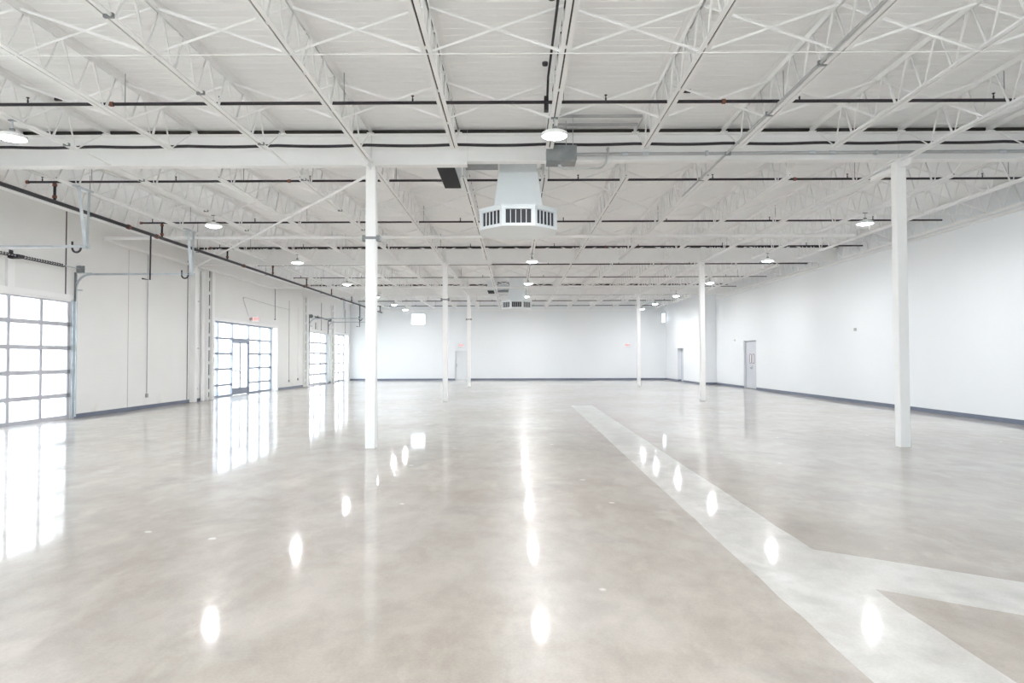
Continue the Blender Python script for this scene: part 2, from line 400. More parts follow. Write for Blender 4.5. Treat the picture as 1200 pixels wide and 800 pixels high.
# ------------------------------------------------------------------ joists
def joist_parts(root, length, ext0, ext1):
    """origin at girder line, floor level height in z"""
    t, a, g, at = .006, .052, .010, .080
    y0, y1 = .03, length - .03
    mb = MB()
    for s in (1, -1):   # heel up: horizontal leg on top, vertical leg hanging
        mb.box(s * g, s * (g + at), y0, y1, ZD - .001 - t, ZD - .001); mb.box(s * g, s * (g + t), y0, y1, ZD - .001 - at, ZD - .001 - t)
    n = int((y1 - y0) / 1.15)
    for i in range(n + 1):
        yy = y0 + (y1 - y0) * i / n; mb.box(-g, g, yy - .03, yy + .03, ZD - at, ZD - .045)
    mb.cur = 1; mb.box(-g, g, y0, y1, ZD - .042, ZD - .002)      # dark strip stands for shade in the unpainted gap between the angles
    mb.build('top_chord', 'steel', root, m2='gap_shade')
    e0 = .12 if ext0 else .85; e1 = length - (.12 if ext1 else .85)
    mb = MB()
    for s in (1, -1):
        mb.box(s * g, s * (g + a), e0, e1, ZBC, ZBC + t); mb.box(s * g, s * (g + t), e0, e1, ZBC + t, ZBC + a)
    n = int((e1 - e0) / 1.15)
    for i in range(n + 1):
        yy = e0 + (e1 - e0) * i / n; mb.box(-g, g, yy - .03, yy + .03, ZBC + .006, ZBC + .018)
    mb.cur = 1; mb.box(-g, g, e0, e1, ZBC + .020, ZBC + a - .002)  # dark strip for the shaded gap in the bottom chord too
    mb.build('bottom_chord', 'steel', root, m2='gap_shade')
    # bent rod web
    b0, b1 = .88, length - .88; m = round((b1 - b0) / .575); p = (b1 - b0) / m
    zt, zb = ZD - .05, ZBC + .045
    pts = [(0, .10, zt)]
    for i in range(m + 1):
        y = b0 + p * i
        pts += [(0, y - .03, zb), (0, y + .03, zb)]
        if i < m: pts += [(0, y + p / 2 - .03, zt), (0, y + p / 2 + .03, zt)]
    pts.append((0, length - .10, zt))
    MB().tube(pts, .0092, 6, up=(1, 0, 0)).build('web', 'steel', root)
    for yy in (.0, length):
        s = 1 if yy == 0 else -1
        MB().box(-.06, .06, yy + s * .03, yy + s * .13, ZG + .0015, ZD - .082).build('bearing_seat', 'steel', root)
BAYN = ['before first girder', 'between first and second girders', 'between second and third girders', 'between third girder and end wall']
protos = {}
for bi in range(4):
    length = BAY if bi < 3 else YF - G[3]
    for n_, k in enumerate(KS):
        if bi == 3 and k == 9: continue
        cl = k in (0, 6)
        key = (round(length, 2), cl, bi == 3)
        lab = f'white bar joist, {ORD[n_ + 1]} from the overhead-door wall, {BAYN[bi]}'
        if key not in protos:
            r = thing('bar_joist', lab, 'joist', (JX[k], G[bi], 0), group='roof joists'); joist_parts(r, length, cl, cl and bi < 3); protos[key] = r
        else:
            r = copy_tree(protos[key]); r.location = (JX[k], G[bi], 0); tag(r, lab, 'joist', 'roof joists')

# X bridging between joists
ROWS = {0: (8.0, 10.05), 1: (2.15, 4.2, 8.0, 10.05), 2: (2.15, 4.2, 8.0, 10.05), 3: (2.15, 4.2, 7.9)}
proto = None
for bi, rows in ROWS.items():
    for ri, off in enumerate(rows):
        y = G[bi] + off
        where = f'{ORD[ri + 1]} row ' + ('before first girder' if bi == 0 else f'past {ORD[bi]} girder')
        for n_, k in enumerate(KS[:-1]):
            if bi == 3 and k >= 8: continue
            lab = f'white X brace linking {ORD[n_ + 1]} and {ORD[n_ + 2]} joists from door wall, {where}'
            if proto is None:
                proto = r = thing('cross_brace', lab, 'brace', group='X bridging between roof joists')
                for s in (1, -1):
                    p, q = (-S / 2 + .02, .012 * s, ZD - .05 if s > 0 else ZBC + .045), (S / 2 - .02, .012 * s, ZBC + .045 if s > 0 else ZD - .05)
                    MB().angle(p, q, .025, .004, up=(0, 0, 1), flip=s, inv=-1).build('diagonal', 'steel', r)
            else:
                r = copy_tree(proto); tag(r, lab, 'brace', 'X bridging between roof joists')
            r.location = (JX[k] + S / 2, y, 0)
for bi, off, lab in ((0, 8.0, 'before first girder'), (1, 4.2, 'first past first girder'), (1, 8.0, 'second past first girder'), (2, 4.2, 'first past second girder'), (2, 8.0, 'second past second girder'), (3, 4.2, 'past third girder')):
    y = G[bi] + off - .05
    tag(MB().tube([(JX[-5], y, ZBC - .010), (JX[8] + (S if bi < 3 else 0), y, ZBC - .010)], .0065, 6).build('bridging_rod', 'steel'), f'thin white bridging rod under the bottom chords, {lab}', 'brace', 'bridging rods')

# ------------------------------------------------------------------ girders
def ibeam(x0, x1, y, z0, z1, w=.19, tf=.018, tw=.012):
    return MB().box(x0, x1, y - w / 2, y + w / 2, z0, z0 + tf).box(x0, x1, y - w / 2, y + w / 2, z1 - tf, z1).box(x0, x1, y - tw / 2, y + tw / 2, z0 + tf, z1 - tf)
ZGL, ZGR, XS = 4.885, 4.945, -.82
for gi in (1, 2, 3):
    y = G[gi]
    r = thing('girder', f'deep white roof girder on {ORD[gi]} column row from the camera, running to the overhead-door wall', 'girder', (0, y, 0), group='roof girders')
    ibeam(XL + .02, XS, 0, ZGL, ZG).build('beam', 'steel', r)
    c = MB().box(XL + .02, XS, -.010, .010, ZG + .001, ZD - .002).build('gap_shade_strip', 'gap_shade', r); c['label'] = 'dark strip standing for shade in the gap under the deck'  # dark strip stands for the shaded gap between girder and deck
    mb = MB(); mb.box(COLX[0] - .006, COLX[0] + .006, -.09, .09, ZGL + .018, ZG - .018); mb.build('stiffener', 'steel', r)
    mb = MB()
    for s in (1, -1):
        mb.box(XS - .10, XS + .0, s * .006, s * .016, ZGR + .04, ZG - .04)
        for i in range(5): mb.box(XS - .08, XS - .06, s * .016, s * .024, ZGR + .07 + i * .07, ZGR + .09 + i * .07)
    mb.build('splice_plate', 'steel', r)
    r = thing('girder', f'white drop-in roof girder on {ORD[gi]} column row from the camera, running to the plain wall', 'girder', (0, y, 0), group='roof girders')
    ibeam(XS + .004, XR - .02 if gi < 3 else XR - .02, 0, ZGR, ZG).build('beam', 'steel', r)
    c = MB().box(XS + .004, XR - .02, -.010, .010, ZG + .001, ZD - .002).build('gap_shade_strip', 'gap_shade', r); c['label'] = 'dark strip standing for shade in the gap under the deck'  # gap shade strip continued over the drop-in girder
    MB().box(COLX[1] - .006, COLX[1] + .006, -.09, .09, ZGR + .018, ZG - .018).build('stiffener', 'steel', r)

# ------------------------------------------------------------------ columns
CW = .0875
for gi in (1, 2, 3):
    for ci, cx in enumerate(COLX):
        y = G[gi]
        row = ('nearest the camera', 'in the second row', 'in the third row')[gi - 1]
        side = 'file nearer the overhead doors' if ci == 0 else 'file nearer the plain wall'
        r = thing('steel_column', f'white square steel column {row}, {side}', 'column', (cx, y, 0), group='square steel columns')
        top = ZGL if ci == 0 else ZGR
        MB().box(-CW, CW, -CW, CW, 0, top - .02).build('shaft', 'steel', r, bevel=.012)
        MB().box(-.14, .14, -.10, .10, top - .02, top - .001).build('cap_plate', 'steel', r)
        # seat plate that takes the chord of the joist on the column line
        for s in (1, -1):
            if ci == 1 and s > 0: continue
            mb = MB(); mb.box(-.012, .012, s * CW, s * (CW + .30), 4.80, 4.906); mb.build('stabiliser_plate', 'steel', r)
        if ci == 0:
            mb = MB()
            for s in (1, -1): mb.box(-.10, .10, s * CW, s * (CW + .01), 3.60, 3.645)
            for s in (1, -1): mb.box(s * CW, s * (CW + .01), -.10, .10, 3.60, 3.645)
            for s in (1, -1): mb.box(s * (CW + .005), s * (CW + .065), -.055, .055, 3.575, 3.675)
            c = mb.build('clamp', 'galv_dark', r); c['label'] = 'grey clamp band round the shaft'
        else:
            MB().tube([(0, CW, 4.835), (0, .80, 4.835)], .062, 12).build('strut_stub', 'steel', r)
# flat bracing rod from the first column head back to the wall column
x1_, y1_ = XL + .06, 23.62
tag(MB().tube([(COLX[0] - .10, 11.62, 4.759), (x1_, y1_, 4.759)], .024, 8).build('brace_rod', 'steel'), 'long white diagonal bracing pipe from the first column head to the overhead-door wall', 'brace')

# ------------------------------------------------------------------ wall columns and built-up posts along the door wall
r = thing('wall_column', 'white square wall column with pale downpipe beside it, before the storefront', 'column', (XL, 23.66, 0))
MB().box(.002, .19, -.10, .10, 0, 4.88).build('shaft', 'steel', r, bevel=.01)
def built_post(y, depth, zt, lab):
    r = thing('lattice_post', lab, 'post', (XL, y, 0), group='built-up wall posts')
    MB().box(.002, depth, 0, .24, 0, zt).build('shaft', 'steel', r, bevel=.008)
    s = MB().box(.002, depth * .55, -.10, -.002, .12, zt).build('slot_shade', 'joint', r); s['label'] = 'dark fill standing for shade in the post slot'  # solid dark fill paints the shade of the open cavity
    mb = MB(); z = .3
    mb = MB().box(.002, depth * .62, -.16, -.10, 0, zt)
    while z < zt:
        mb.box(.004, depth * .7, -.105, -.0, z, z + .11); z += .52
    mb.build('batten', 'steel', r)
built_post(24.86, .21, 4.86, 'white built-up post with dashed dark slot at the near storefront jamb')
built_post(36.35, .20, 4.86, 'white built-up post with dashed dark slot before the far overhead door')
built_post(41.85, .16, 4.86, 'white built-up post with dashed dark slot past the far overhead door')

# control joints: slender dark sealant lines
for y, z0, z1, lab in ((17.02, 3.2, 5.35, 'dark vertical wall joint above the near overhead door jamb'), (23.40, .11, 5.0, 'dark vertical wall joint just before the white wall column'),):
    tag(MB().box(XL, XL + .006, y - .022, y + .022, z0, z1).build('trim_joint', 'joint'), lab, 'wall joint', kind='structure')
tag(MB().box(XL, XL + .004, 19.80, 19.815, .11, 4.8).build('trim_joint', 'grey_plastic'), 'faint vertical control joint midway along the block wall panel', 'wall joint', kind='structure')

# ------------------------------------------------------------------ overhead doors
def overhead_door(idx, hole, ncol, label, hanger_at):
    y0, y1, _, zt = hole
    W = y1 - y0; r = thing(f'door_{idx}', label, 'overhead door', (XL, y0, 0), group='glazed overhead doors', kind='structure')
    px = -.02                                                   # door plane, just behind the wall face
    rows = 5; h = zt / rows; st = .066
    for i in range(rows):
        z0 = .004 + i * h; z1 = z0 + h - .0005
        mb = MB(); mb.box(px - .045, px, .0, W, z0, z0 + st * .8 if i else z0 + .10); mb.box(px - .045, px, 0, W, z1 - st * .8, z1)
        zz0, zz1 = z0 + (st * .8 if i else .10), z1 - st * .8
        for c in range(ncol + 1):
            yc = W * c / ncol; w2 = .10 if c in (0, ncol) else .048
            a, b = max(0, yc - w2), min(W, yc + w2)
            mb.box(px - .045, px, a, b, zz0, zz1)
        s = mb.build('door_section', 'alu', r)
        mb = MB()
        for c in range(ncol): mb.box(px - .028, px - .020, W * c / ncol + .045, W * (c + 1) / ncol - .045, zz0 - .004, zz1 + .004)
        mb.build('pane', 'glass', s)
        # hinges and rollers on the section joints
        if i:
            for yy in (.06, W - .06):
                MB().box(px, px + .03, yy - .035, yy + .035, z0 - .05, z0 + .05).build('hinge', 'galv_dark', s)
    # jamb angles + header
    MB().box(.002, .05, -.02, W + .02, zt + .03, zt + .16).box(-.03, .004, 0, W, zt - .012, zt + .03).build('header_beam', 'steel', r)
    for s, yy in ((-1, -.0), (1, W)):
        MB().box(.002, .05, yy, yy + s * .06, 0, zt + .06).build('jamb_angle', 'galv', r)
    # tracks: vertical, bend, horizontal
    TR = .38; zh = 3.76; LX = 3.12
    for s, yy in ((-1, -.05), (1, W + .05)):
        pts = [(.09, yy, .05), (.09, yy, zh - TR)] + arc((.09 + TR, yy, zh - TR), TR, PI, PI / 2, 8, 'xz')[1:] + [(LX, yy, zh)]
        pr = [(-.025, -.02), (.025, -.02), (.025, .02), (.018, .02), (.018, -.013), (-.018, -.013), (-.018, .02), (-.025, .02)]
        MB().sweep(pts, pr, up=(0, 1, 0) if s < 0 else (0, -1, 0)).build('track', 'galv', r)
        # hanger of two perforated angles up to the joist
        hx = hanger_at
        h_ = MB(); h_.angle((hx, yy + .03, zh - .04), (hx, yy - .20, ZBC), .065, .006, up=(1, 0, 0)); h_.angle((hx, yy + .08, zh - .04), (hx, yy + .14, ZBC), .05, .006, up=(1, 0, 0))
        h_.box(hx - .03, hx + .04, yy - .30, yy + .26, ZBC - .035, ZBC - .003); h_.box(hx - .10, hx + .12, yy + .022, yy + .05, zh - .04, zh + .02)
        h_.build('track_hanger', 'galv', r)
        pts = [(LX - .27, yy, zh + .10), (LX - .27, yy, zh - .03)] + arc((LX - .185, yy, zh - .03), .085, PI, 2 * PI, 8, 'xz')[1:] + [(LX - .10, yy, zh + .02)]
        b = MB().sweep(pts, [(-.018, -.006), (.018, -.006), (.018, .006), (-.018, .006)], up=(0, 1, 0)).build('track_bumper', 'black', r); b['label'] = 'dark U-shaped bumper strap'
        # drum and bearing plate
        zs = 3.90
        d = MB(); n = 20
        vs = []
        prof = [(0, -.05), (.085, -.05), (.085, -.035), (.06, -.03), (.06, .03), (.085, .035), (.085, .05), (0, .05)]
        for i in range(n):
            a = 2 * PI * i / n
            for rr, q in prof: vs.append((.20 + rr * math.cos(a), yy + q, zs + rr * math.sin(a)))
        k = len(prof); d.add(vs, [(i * k + q, ((i + 1) % n) * k + q, ((i + 1) % n) * k + q + 1, i * k + q + 1) for i in range(n) for q in range(k - 1)])
        d.build('cable_drum', 'galv_dark', r)
        MB().box(.05, .27, yy + s * .055, yy + s * .062, zs - .1, zs + .09).build('bearing_plate', 'galv_dark', r)
        MB().box(.05, .10, yy - .02, yy + .02, zt, zs - .09).build('track_bracket', 'galv_dark', r)
        MB().box(.10, .12 + TR, yy - .012, yy + .012, 3.78, 3.80).build('brace_strap', 'galv', r)
        MB().box(.09, .26, yy - .01, yy + .01, 3.33, 3.36).build('brace_strap', 'galv', r)
    MB().tube([(.20, -.1, 3.90), (.20, W + .1, 3.90)], .013, 8).build('torsion_shaft', 'galv', r)
    # helical springs
    for a, b in ((.55, W / 2 - .12), (W / 2 + .12, W - .60)):
        pts = []; turns = int((b - a) / .085); n = turns * 8
        for i in range(n + 1):
            an = 2 * PI * i / 8; pts.append((.20 +   .034 * math.cos(an), a + (b - a) * i / n, 3.90 +   .034 * math.sin(an)))
        c = MB().tube(pts, .010, 5).build('torsion_spring', 'black', r); c['label'] = 'black coiled spring on the shaft'
    MB().box(.0, .24, W / 2 - .10, W / 2 + .10, 3.86, 3.94).box(.0, .012, W / 2 - .06, W / 2 + .06, zt + .14, 4.05).build('spring_bracket', 'black', r)
    MB().box(.002, .06, W / 2 - .16, W / 2 + .06, zt + .14, 3.84).build('center_post', 'steel', r)
    sl = MB().box(.002, .03, W / 2 - .50, W / 2 - .44, zt + .14, 3.62).build('strut', 'galv_dark', r)
    return r
overhead_door(1, D1, 4, 'large glazed overhead door, closest to the camera, with galvanised tracks', 3.06)
overhead_door(2, D2, 3, 'smaller far glazed overhead door, between the built-up posts', 2.0)

# ------------------------------------------------------------------ storefront with paired doors
def storefront(idx, hole, cols, rows, label, door=None, m='alu'):
    y0, y1, _, zt = hole
    r = thing(f'window_{idx}', label, 'storefront window', (XL - .34, 0, 0), kind='structure')
    w = .042; d = .10; ys = [y0 + w] + cols + [y1 - w]
    mb = MB()
    for yc in ys: mb.box(-d / 2, d / 2, yc - w, yc + w, .0, zt)
    for i in range(len(ys) - 1):
        for zc in rows:
            if door and abs(ys[i] - door[0]) < .01 and zc < door[2] - .02: continue
            mb.box(-d / 2 + .002, d / 2 - .002, ys[i] + w, ys[i + 1] - w, max(zc - w, 0), min(zc + w, zt))
    mb.build('frame', m, r)
    for i in range(len(ys) - 1):
        mb = MB(); isd = door and abs(ys[i] - door[0]) < .01
        rr = [z for z in rows if not isd or z >= door[2] - .02]
        for j in range(len(rr) - 1): mb.box(-.004, .004, ys[i] + w - .006, ys[i + 1] - w + .006, rr[j] + w - .006, rr[j + 1] - w + .006)
        if rr and len(rr) > 1: mb.build('pane', 'glass', r)
    if door:
        a, b, zh = door[0] + w, door[1] - w, door[2] - w; mid = (a + b) / 2
        MB().box(-.05, .06, a, b, zh - .07, zh - .0).build('door_closer_header', 'bronze', r)
        zh -= .075
        for p, q, hs in ((a + .005, mid - .004, 1), (mid + .004, b - .005, 0)):
            lf = MB(); sw = .05
            lf.box(-.022, .022, p, p + sw, .012, zh).box(-.022, .022, q - sw, q, .012, zh).box(-.022, .022, p + sw, q - sw, zh - .06, zh).box(-.022, .022, p + sw, q - sw, .012, .30)
            o = lf.build('door_leaf', m, r)
            MB().box(-.003, .003, p + sw - .004, q - sw + .004, .296, zh - .056).build('pane', 'glass', o)
            MB().tube([(.022, p + .08, 1.02), (.07, p + .08, 1.02), (.07, q - .08, 1.02), (.022, q - .08, 1.02)], .014, 8).build('push_bar', 'alu', o)
            k = MB().box(.0225, .026, p + .01, q - .01, .02, .29).build('kick_plate', 'bronze', o); k['label'] = 'slate grey kick plate'
    return r
rows = [.03, .47, 1.12, 1.75, 2.37, 3.02]
storefront(1, SF, [26.50, 27.86, 29.60, 30.92], rows, 'wide storefront glazing with paired glass doors under the exit sign', door=(27.86, 29.60, 2.37), m='bronze')
storefront(2, W2, [43.55, 44.8], [.04, .60, 1.22, 1.84, 2.46, 3.11], 'tall glazed opening in the far corner past the far overhead door', m='alu')
def added_glazing(idx, axis, at, a0, a1, h, label):
    r = thing(f'window_{idx}', label, 'storefront window', (0, 0, 0), kind='structure'); n = round((a1 - a0) / 1.5); g = [a0 + (a1 - a0) * i / n for i in range(n + 1)]
    def B(mb, p0, p1, d, z0, z1): return mb.box(at - d, at + d, p0, p1, z0, z1) if axis == 'y' else mb.box(p0, p1, at - d, at + d, z0, z1)
    mb = MB()
    for x in g: B(mb, max(x - .03, a0), min(x + .03, a1), .05, 0, h)
    for i in range(n):
        for z in (.0, h / 3 - .03, 2 * h / 3 - .03, h - .06): B(mb, g[i] + .03, g[i + 1] - .03, .048, z, z + .06)
    mb.build('frame', 'bronze', r); mb = MB()
    for i in range(n): B(mb, g[i] + .02, g[i + 1] - .02, .004, .05, h - .05)
    mb.build('pane', 'glass', r)
added_glazing(5, 'y', XL - .30, B1[0], B1[1], B1[3], 'long unseen glazed front added for daylight in the block wall beside the camera')  # unseen glazing added beside and behind the camera to let daylight in
added_glazing(6, 'x', YB - .25, BK[0], BK[1], BK[3], 'wide unseen glazed front added for daylight behind the camera')
added_glazing(7, 'y', XR + .25, BR[0], BR[1], BR[3], 'unseen glazed front added for daylight in the plain wall behind the camera')
# lining of the storefront opening
for i, (hole, lab) in enumerate(((SF, 'white lining boards round the wide storefront opening'), (W2, 'white lining boards round the glazed far-corner opening'))):
    mb = MB(); y0, y1, _, zt = hole
    mb.box(XL - .39, XL + .012, y1 - .014, y1 - .002, 0, zt - .002); mb.box(XL + .001, XL + .012, y1 - .002, y1 + .09, 0, zt + .09); mb.box(XL + .001, XL + .012, y0, y1 - .002, zt - .014, zt + .09)
    tag(mb.build(f'trim_{i + 1}', 'steel'), lab, 'trim', kind='structure')

# high windows on the end wall
def high_window(idx, b, label):
    r = thing(f'window_{idx}', label, 'window', (0, YF + .06, 0), kind='structure'); x0, x1, z0, z1 = b; w = .03
    mb = MB().box(x0, x0 + w, -.03, .03, z0, z1).box(x1 - w, x1, -.03, .03, z0, z1).box(x0 + w, x1 - w, -.03, .03, z0, z0 + w).box(x0 + w, x1 - w, -.03, .03, z1 - w, z1)
    mb.build('frame', 'white_plastic', r); MB().box(x0 + w, x1 - w, -.004, .004, z0 + w, z1 - w).build('pane', 'glass', r)
high_window(3, FW, 'small bright high window on the end wall')
high_window(4, FS, 'narrow bright window slot at the end wall corner, by the stepped-in wall')

# ------------------------------------------------------------------ personnel doors
def frame_and_leaf(idx, hole, axis, face, into, depth, leaves, m, label, lite=False):
    a0, a1, _, zt = hole; r = thing(f'door_{idx}', label, 'door', (0, 0, 0), kind='structure')
    def B(mb, p0, p1, d0, d1, z0, z1):
        u0, u1 = face + into * d0, face + into * d1
        return mb.box(u0, u1, p0, p1, z0, z1) if axis == 'y' else mb.box(p0, p1, u0, u1, z0, z1)
    fw = .05; mb = MB()
    B(mb, a0, a0 + fw, depth - .02, depth + .08, 0, zt); B(mb, a1 - fw, a1, depth - .02, depth + .08, 0, zt); B(mb, a0 + fw, a1 - fw, depth - .02, depth + .08, zt - fw, zt)
    mb.build('door_frame', m, r)
    n = leaves; W = (a1 - a0 - 2 * fw) / n
    for i in range(n):
        p, q = a0 + fw + W * i + .004, a0 + fw + W * (i + 1) - .004
        lf = B(MB(), p, q, depth + .01, depth + .055, .012, zt - fw - .004).build('door_leaf', m, r)
        inner = q if (n == 2 and i == 0) else p
        s = -1 if inner == q else 1
        if lite:
            c = inner + s * .20; hw, z0, z1 = .105, 1.25, 1.69
            ring = []
            for (cy, cz, aa) in ((c + hw - .06, z1 - .06, 0), (c - hw + .06, z1 - .06, PI / 2), (c - hw + .06, z0 + .06, PI), (c + hw - .06, z0 + .06, 1.5 * PI)):
                ring += arc((face + into * (depth + .006), cy, cz), .06, aa, aa + PI / 2, 4, 'yz')
            g = MB().tube(ring, .013, 6, up=(1, 0, 0), closed=True).build('vision_lite', 'lite', lf); g['label'] = 'dark oblong rim of the vision lite'
            B(MB(), c - hw + .02, c + hw - .02, depth + .006, depth + .0095, z0 + .02, z1 - .02).build('lite_pane', 'white_plastic', g)
        hc = inner + s * .07
        h = B(MB(), hc - .012, hc + .012, depth - .05, depth - .03, .98, 1.06); B(h, hc - .012, hc + .012, depth - .05, depth + .01, 1.0, 1.03); B(h, hc - .035, hc + .035, depth + .002, depth + .0095, .92, 1.12)
        h.build('door_handle', 'galv', lf)
    return r
frame_and_leaf(3, FD, 'x', YF, 1, .12, 1, 'door_white', 'white single door under an exit sign on the end wall')
frame_and_leaf(4, RD, 'y', XR, 1, .10, 2, 'door_grey', 'grey double door with two oblong vision lites in the plain wall', lite=True)
frame_and_leaf(5, RD2, 'y', XR2, 1, .25, 1, 'door_grey', 'grey recessed single door in the stepped-in wall near the far corner')
# closet behind the recessed openings so no daylight leaks in
tag(MB().box(XR + .36, XR + .45, 31, 34.3, 0, 2.7).build('wall_closet', 'drywall'), 'backing wall behind the grey double door', 'wall', kind='structure')
tag(MB().box(XR2 + .36, XR2 + .45, 41.4, 44, 0, 2.5).build('wall_closet_end', 'drywall'), 'backing wall behind the recessed single door', 'wall', kind='structure')
tag(MB().box(-4.9, -2.6, YF + .36, YF + .45, 0, 2.5).build('wall_lobby', 'drywall'), 'backing wall behind the end wall door', 'wall', kind='structure')

# ------------------------------------------------------------------ exit signs
def exit_sign(loc, rz, label, side=False):
    r = thing('exit_sign', label, 'exit sign', loc, rz, group='exit signs')
    MB().box(-.16, .16, -.03, .0, -.1, .1).build('housing', 'white_plastic', r, bevel=.006)
    MB().box(-.148, .148, -.034, -.0305, -.088, .088).build('face', 'sign_face', r)
    text_mesh('lettering', 'EXIT', .16, 'sign_red', r, Matrix.Translation((0, -.0365, 0)) @ Matrix.Rotation(PI / 2, 4, 'X'))
    if side: MB().box(-.26, -.16, -.03, .0, -.06, .06).build('mounting_arm', 'grey_plastic', r)
    else: MB().box(-.05, .05, .0, .028, -.05, .05).build('mounting_plate', 'white_plastic', r)
    return r
exit_sign((-3.76, YF - .03, 2.42), 0, 'small red EXIT sign above the end wall door')
exit_sign((7.86, YF - .03, 2.40), 0, 'small red EXIT sign alone on the end wall, beside the third-row column')
exit_sign((XL + .265, 28.9, 3.26), 0, 'red EXIT sign projecting from the block wall over the storefront doors', True)

# ------------------------------------------------------------------ lamps
LX_ = (JX[-3], JX[2], JX[7])
LY = (-9.2, -3.1, 3.1, 9.25, 15.5, 21.5, 27.9, 33.75, 38.8, 42.8)
FILE = ('file nearer the overhead doors', 'middle file', 'file nearer the plain wall')
LROW = ('third row behind the camera', 'second row behind the camera', 'row above the camera', 'row before first girder', 'first row past first girder', 'second row past first girder', 'first row past second girder', 'second row past second girder', 'first row past third girder', 'second row past third girder')
proto = None
for yi, y in enumerate(LY):
    for xi, x in enumerate(LX_):
        if xi == 2 and yi < 4: continue                      # this file starts past the first girder
        lab = f'round white high-bay lamp, {FILE[xi]}, {LROW[yi]}'
        if proto is None:
            proto = r = thing('high_bay_lamp', lab, 'lamp', group='round high-bay lamps')
            MB().lathe([(0, .055), (.05, .055), (.06, .03), (.15, .02), (.18, .0), (.184, -.042), (.172, -.044)], 32).build('housing', 'white_plastic', r)
            MB().lathe([(.173, -.039), (.168, -.046), (.135, -.056), (.098, -.063)], 32).build('lens', 'lamp_rim', r)
            MB().lathe([(.098, -.063), (.06, -.068), (0, -.070)], 32).build('lens_core', 'lamp', r)['label'] = 'bright centre of the lens'
            MB().tube([(0, 0, .05), (0, 0, ZBC - 4.69 - .012)], .011, 8).build('stem', 'galv', r)
            MB().box(-.05, .05, -.025, .025, ZBC - 4.69 - .014, ZBC - 4.69 - .001).box(-.03, .03, -.02, .02, .055, .10).build('mounting_bracket', 'galv_dark', r)
        else:
            r = copy_tree(proto); tag(r, lab, 'lamp', 'round high-bay lamps')
        r.location = (x, y, 4.69)

# ------------------------------------------------------------------ sprinkler pipework
ZP = 5.09
BY = (9.15, 13.20, 17.25, 21.20, 25.20, 29.30, 33.30, 37.40, 41.40, 45.30)
BN = ('row before first girder', 'first row past first girder', 'second row past first girder', 'third row past first girder', 'first row past second girder', 'second row past second girder', 'third row past second girder', 'first row past third girder', 'second row past third girder', 'last row by the end wall')
XM, ZM = -9.20, 4.69
def disc_x(mb, x, y, z, r, w, n=14):
    return mb.tube([(x - w / 2, y, z), (x + w / 2, y, z)], r, n)
for i, y in enumerate(BY):
    x0, x1 = (-9.75, 11.1 if i < 7 else 10.3)
    r = thing('sprinkler_branch', f'black sprinkler branch pipe across the roof, {BN[i]}', 'sprinkler pipe', (0, y, ZP), group='sprinkler branch pipes')
    MB().tube([(x0, 0, 0), (x1, 0, 0)], .0225, 10).build('pipe', 'black', r)
    x = -9.45
    while x < x1:
        mb = MB().tube([(x, 0, .015), (x, 0, .06)], .012, 6); mb.lathe([(0, .10), (.02, .10), (.022, .092), (.008, .085), (.008, .055), (.016, .05)], 10, (x, 0, 0))
        mb.build('sprinkler_head', 'black', r); x += 2.68
    for x in (x0, 2.0 + 2.68 * (i % 3) + .9, -5.6 + (i % 2) * 1.1):
        disc_x(MB(), x, 0, 0, .034, .045).build('coupling', 'rust', r)
    for k in (-4, -2, 0, 2, 4, 6, 8):
        xx = JX[k] + .12
        if xx > x1 - .1: continue
        MB().tube([(xx, 0, .0), (xx, 0, ZD - ZP - .005)], .006, 6).build('hanger_rod', 'galv_dark', r)
# main along the door wall with risers
r = thing('sprinkler_main', 'thick black sprinkler main running the length of the door wall', 'sprinkler pipe', (XM, 0, 0))
MB().tube([(0, 2.0, ZM), (0, 46.0, ZM)], .041, 12).build('pipe', 'black', r)
for y in BY:
    MB().tube([(0, y, ZM + .035), (0, y, ZP - .02)], .026, 10).build('riser', 'black', r)
    for z in (ZM + .10, ZP - .06):
        MB().tube([(0, y, z - .025), (0, y, z + .025)], .042, 12).build('coupling', 'rust', r)
for y in (15.75, 17.0, 22.5, 29.0, 35.2, 41.0):
    MB().tube([(0, y - .035, ZM), (0, y + .035, ZM)], .058, 14).build('coupling', 'rust', r)
for y, zb in ((16.72, 3.54), (39.4, 3.40)):
    MB().tube([(0, y, ZM), (-.01, y, zb), (-.20, y - .02, zb + .03)], .02, 8).build('drain_leg', 'black', r)
for y in (9.0, 14.3, 19.2, 24.5, 31.5, 37.7):
    MB().tube([(0, y, ZM), (0, y, ZD)], .006, 6).build('hanger_rod', 'galv_dark', r)
    MB().tube([(-.05, y, ZM - .06), (.05, y, ZM - .06)], .012, 6).build('hanger_clevis', 'galv_dark', r)
# black gas line swagged along the first girder
pts = []
for i in range(0, 121):
    x = -11.3 + 22.5 * i / 120; u = ((x - JX[0]) / S) % 1.
    pts.append((x, 11.10, 5.135 - .018 * math.sin(PI * u) + .0025 * x * .6))
tag(MB().tube(pts, .0245, 10).build('gas_pipe', 'black'), 'black pipe sagging slightly along the face of the first girder', 'pipe')

# white drain pipe loop by the door wall
tag(MB().tube([(9.2, 18.0, 4.832), (-11.05, 18.0, 4.832)] + arc((-11.05, 18.25, 4.832), .25, -PI / 2, -PI, 5, 'xy')[1:] + [(-11.3, 30.8, 4.832)] + arc((-11.05, 30.8, 4.832), .25, PI, PI / 2, 5, 'xy')[1:] + [(8.6, 31.05, 4.832)], .045, 12).build('drain_pipe', 'steel'),
    'white drain pipe turning along the door wall and crossing under the joists twice', 'pipe')
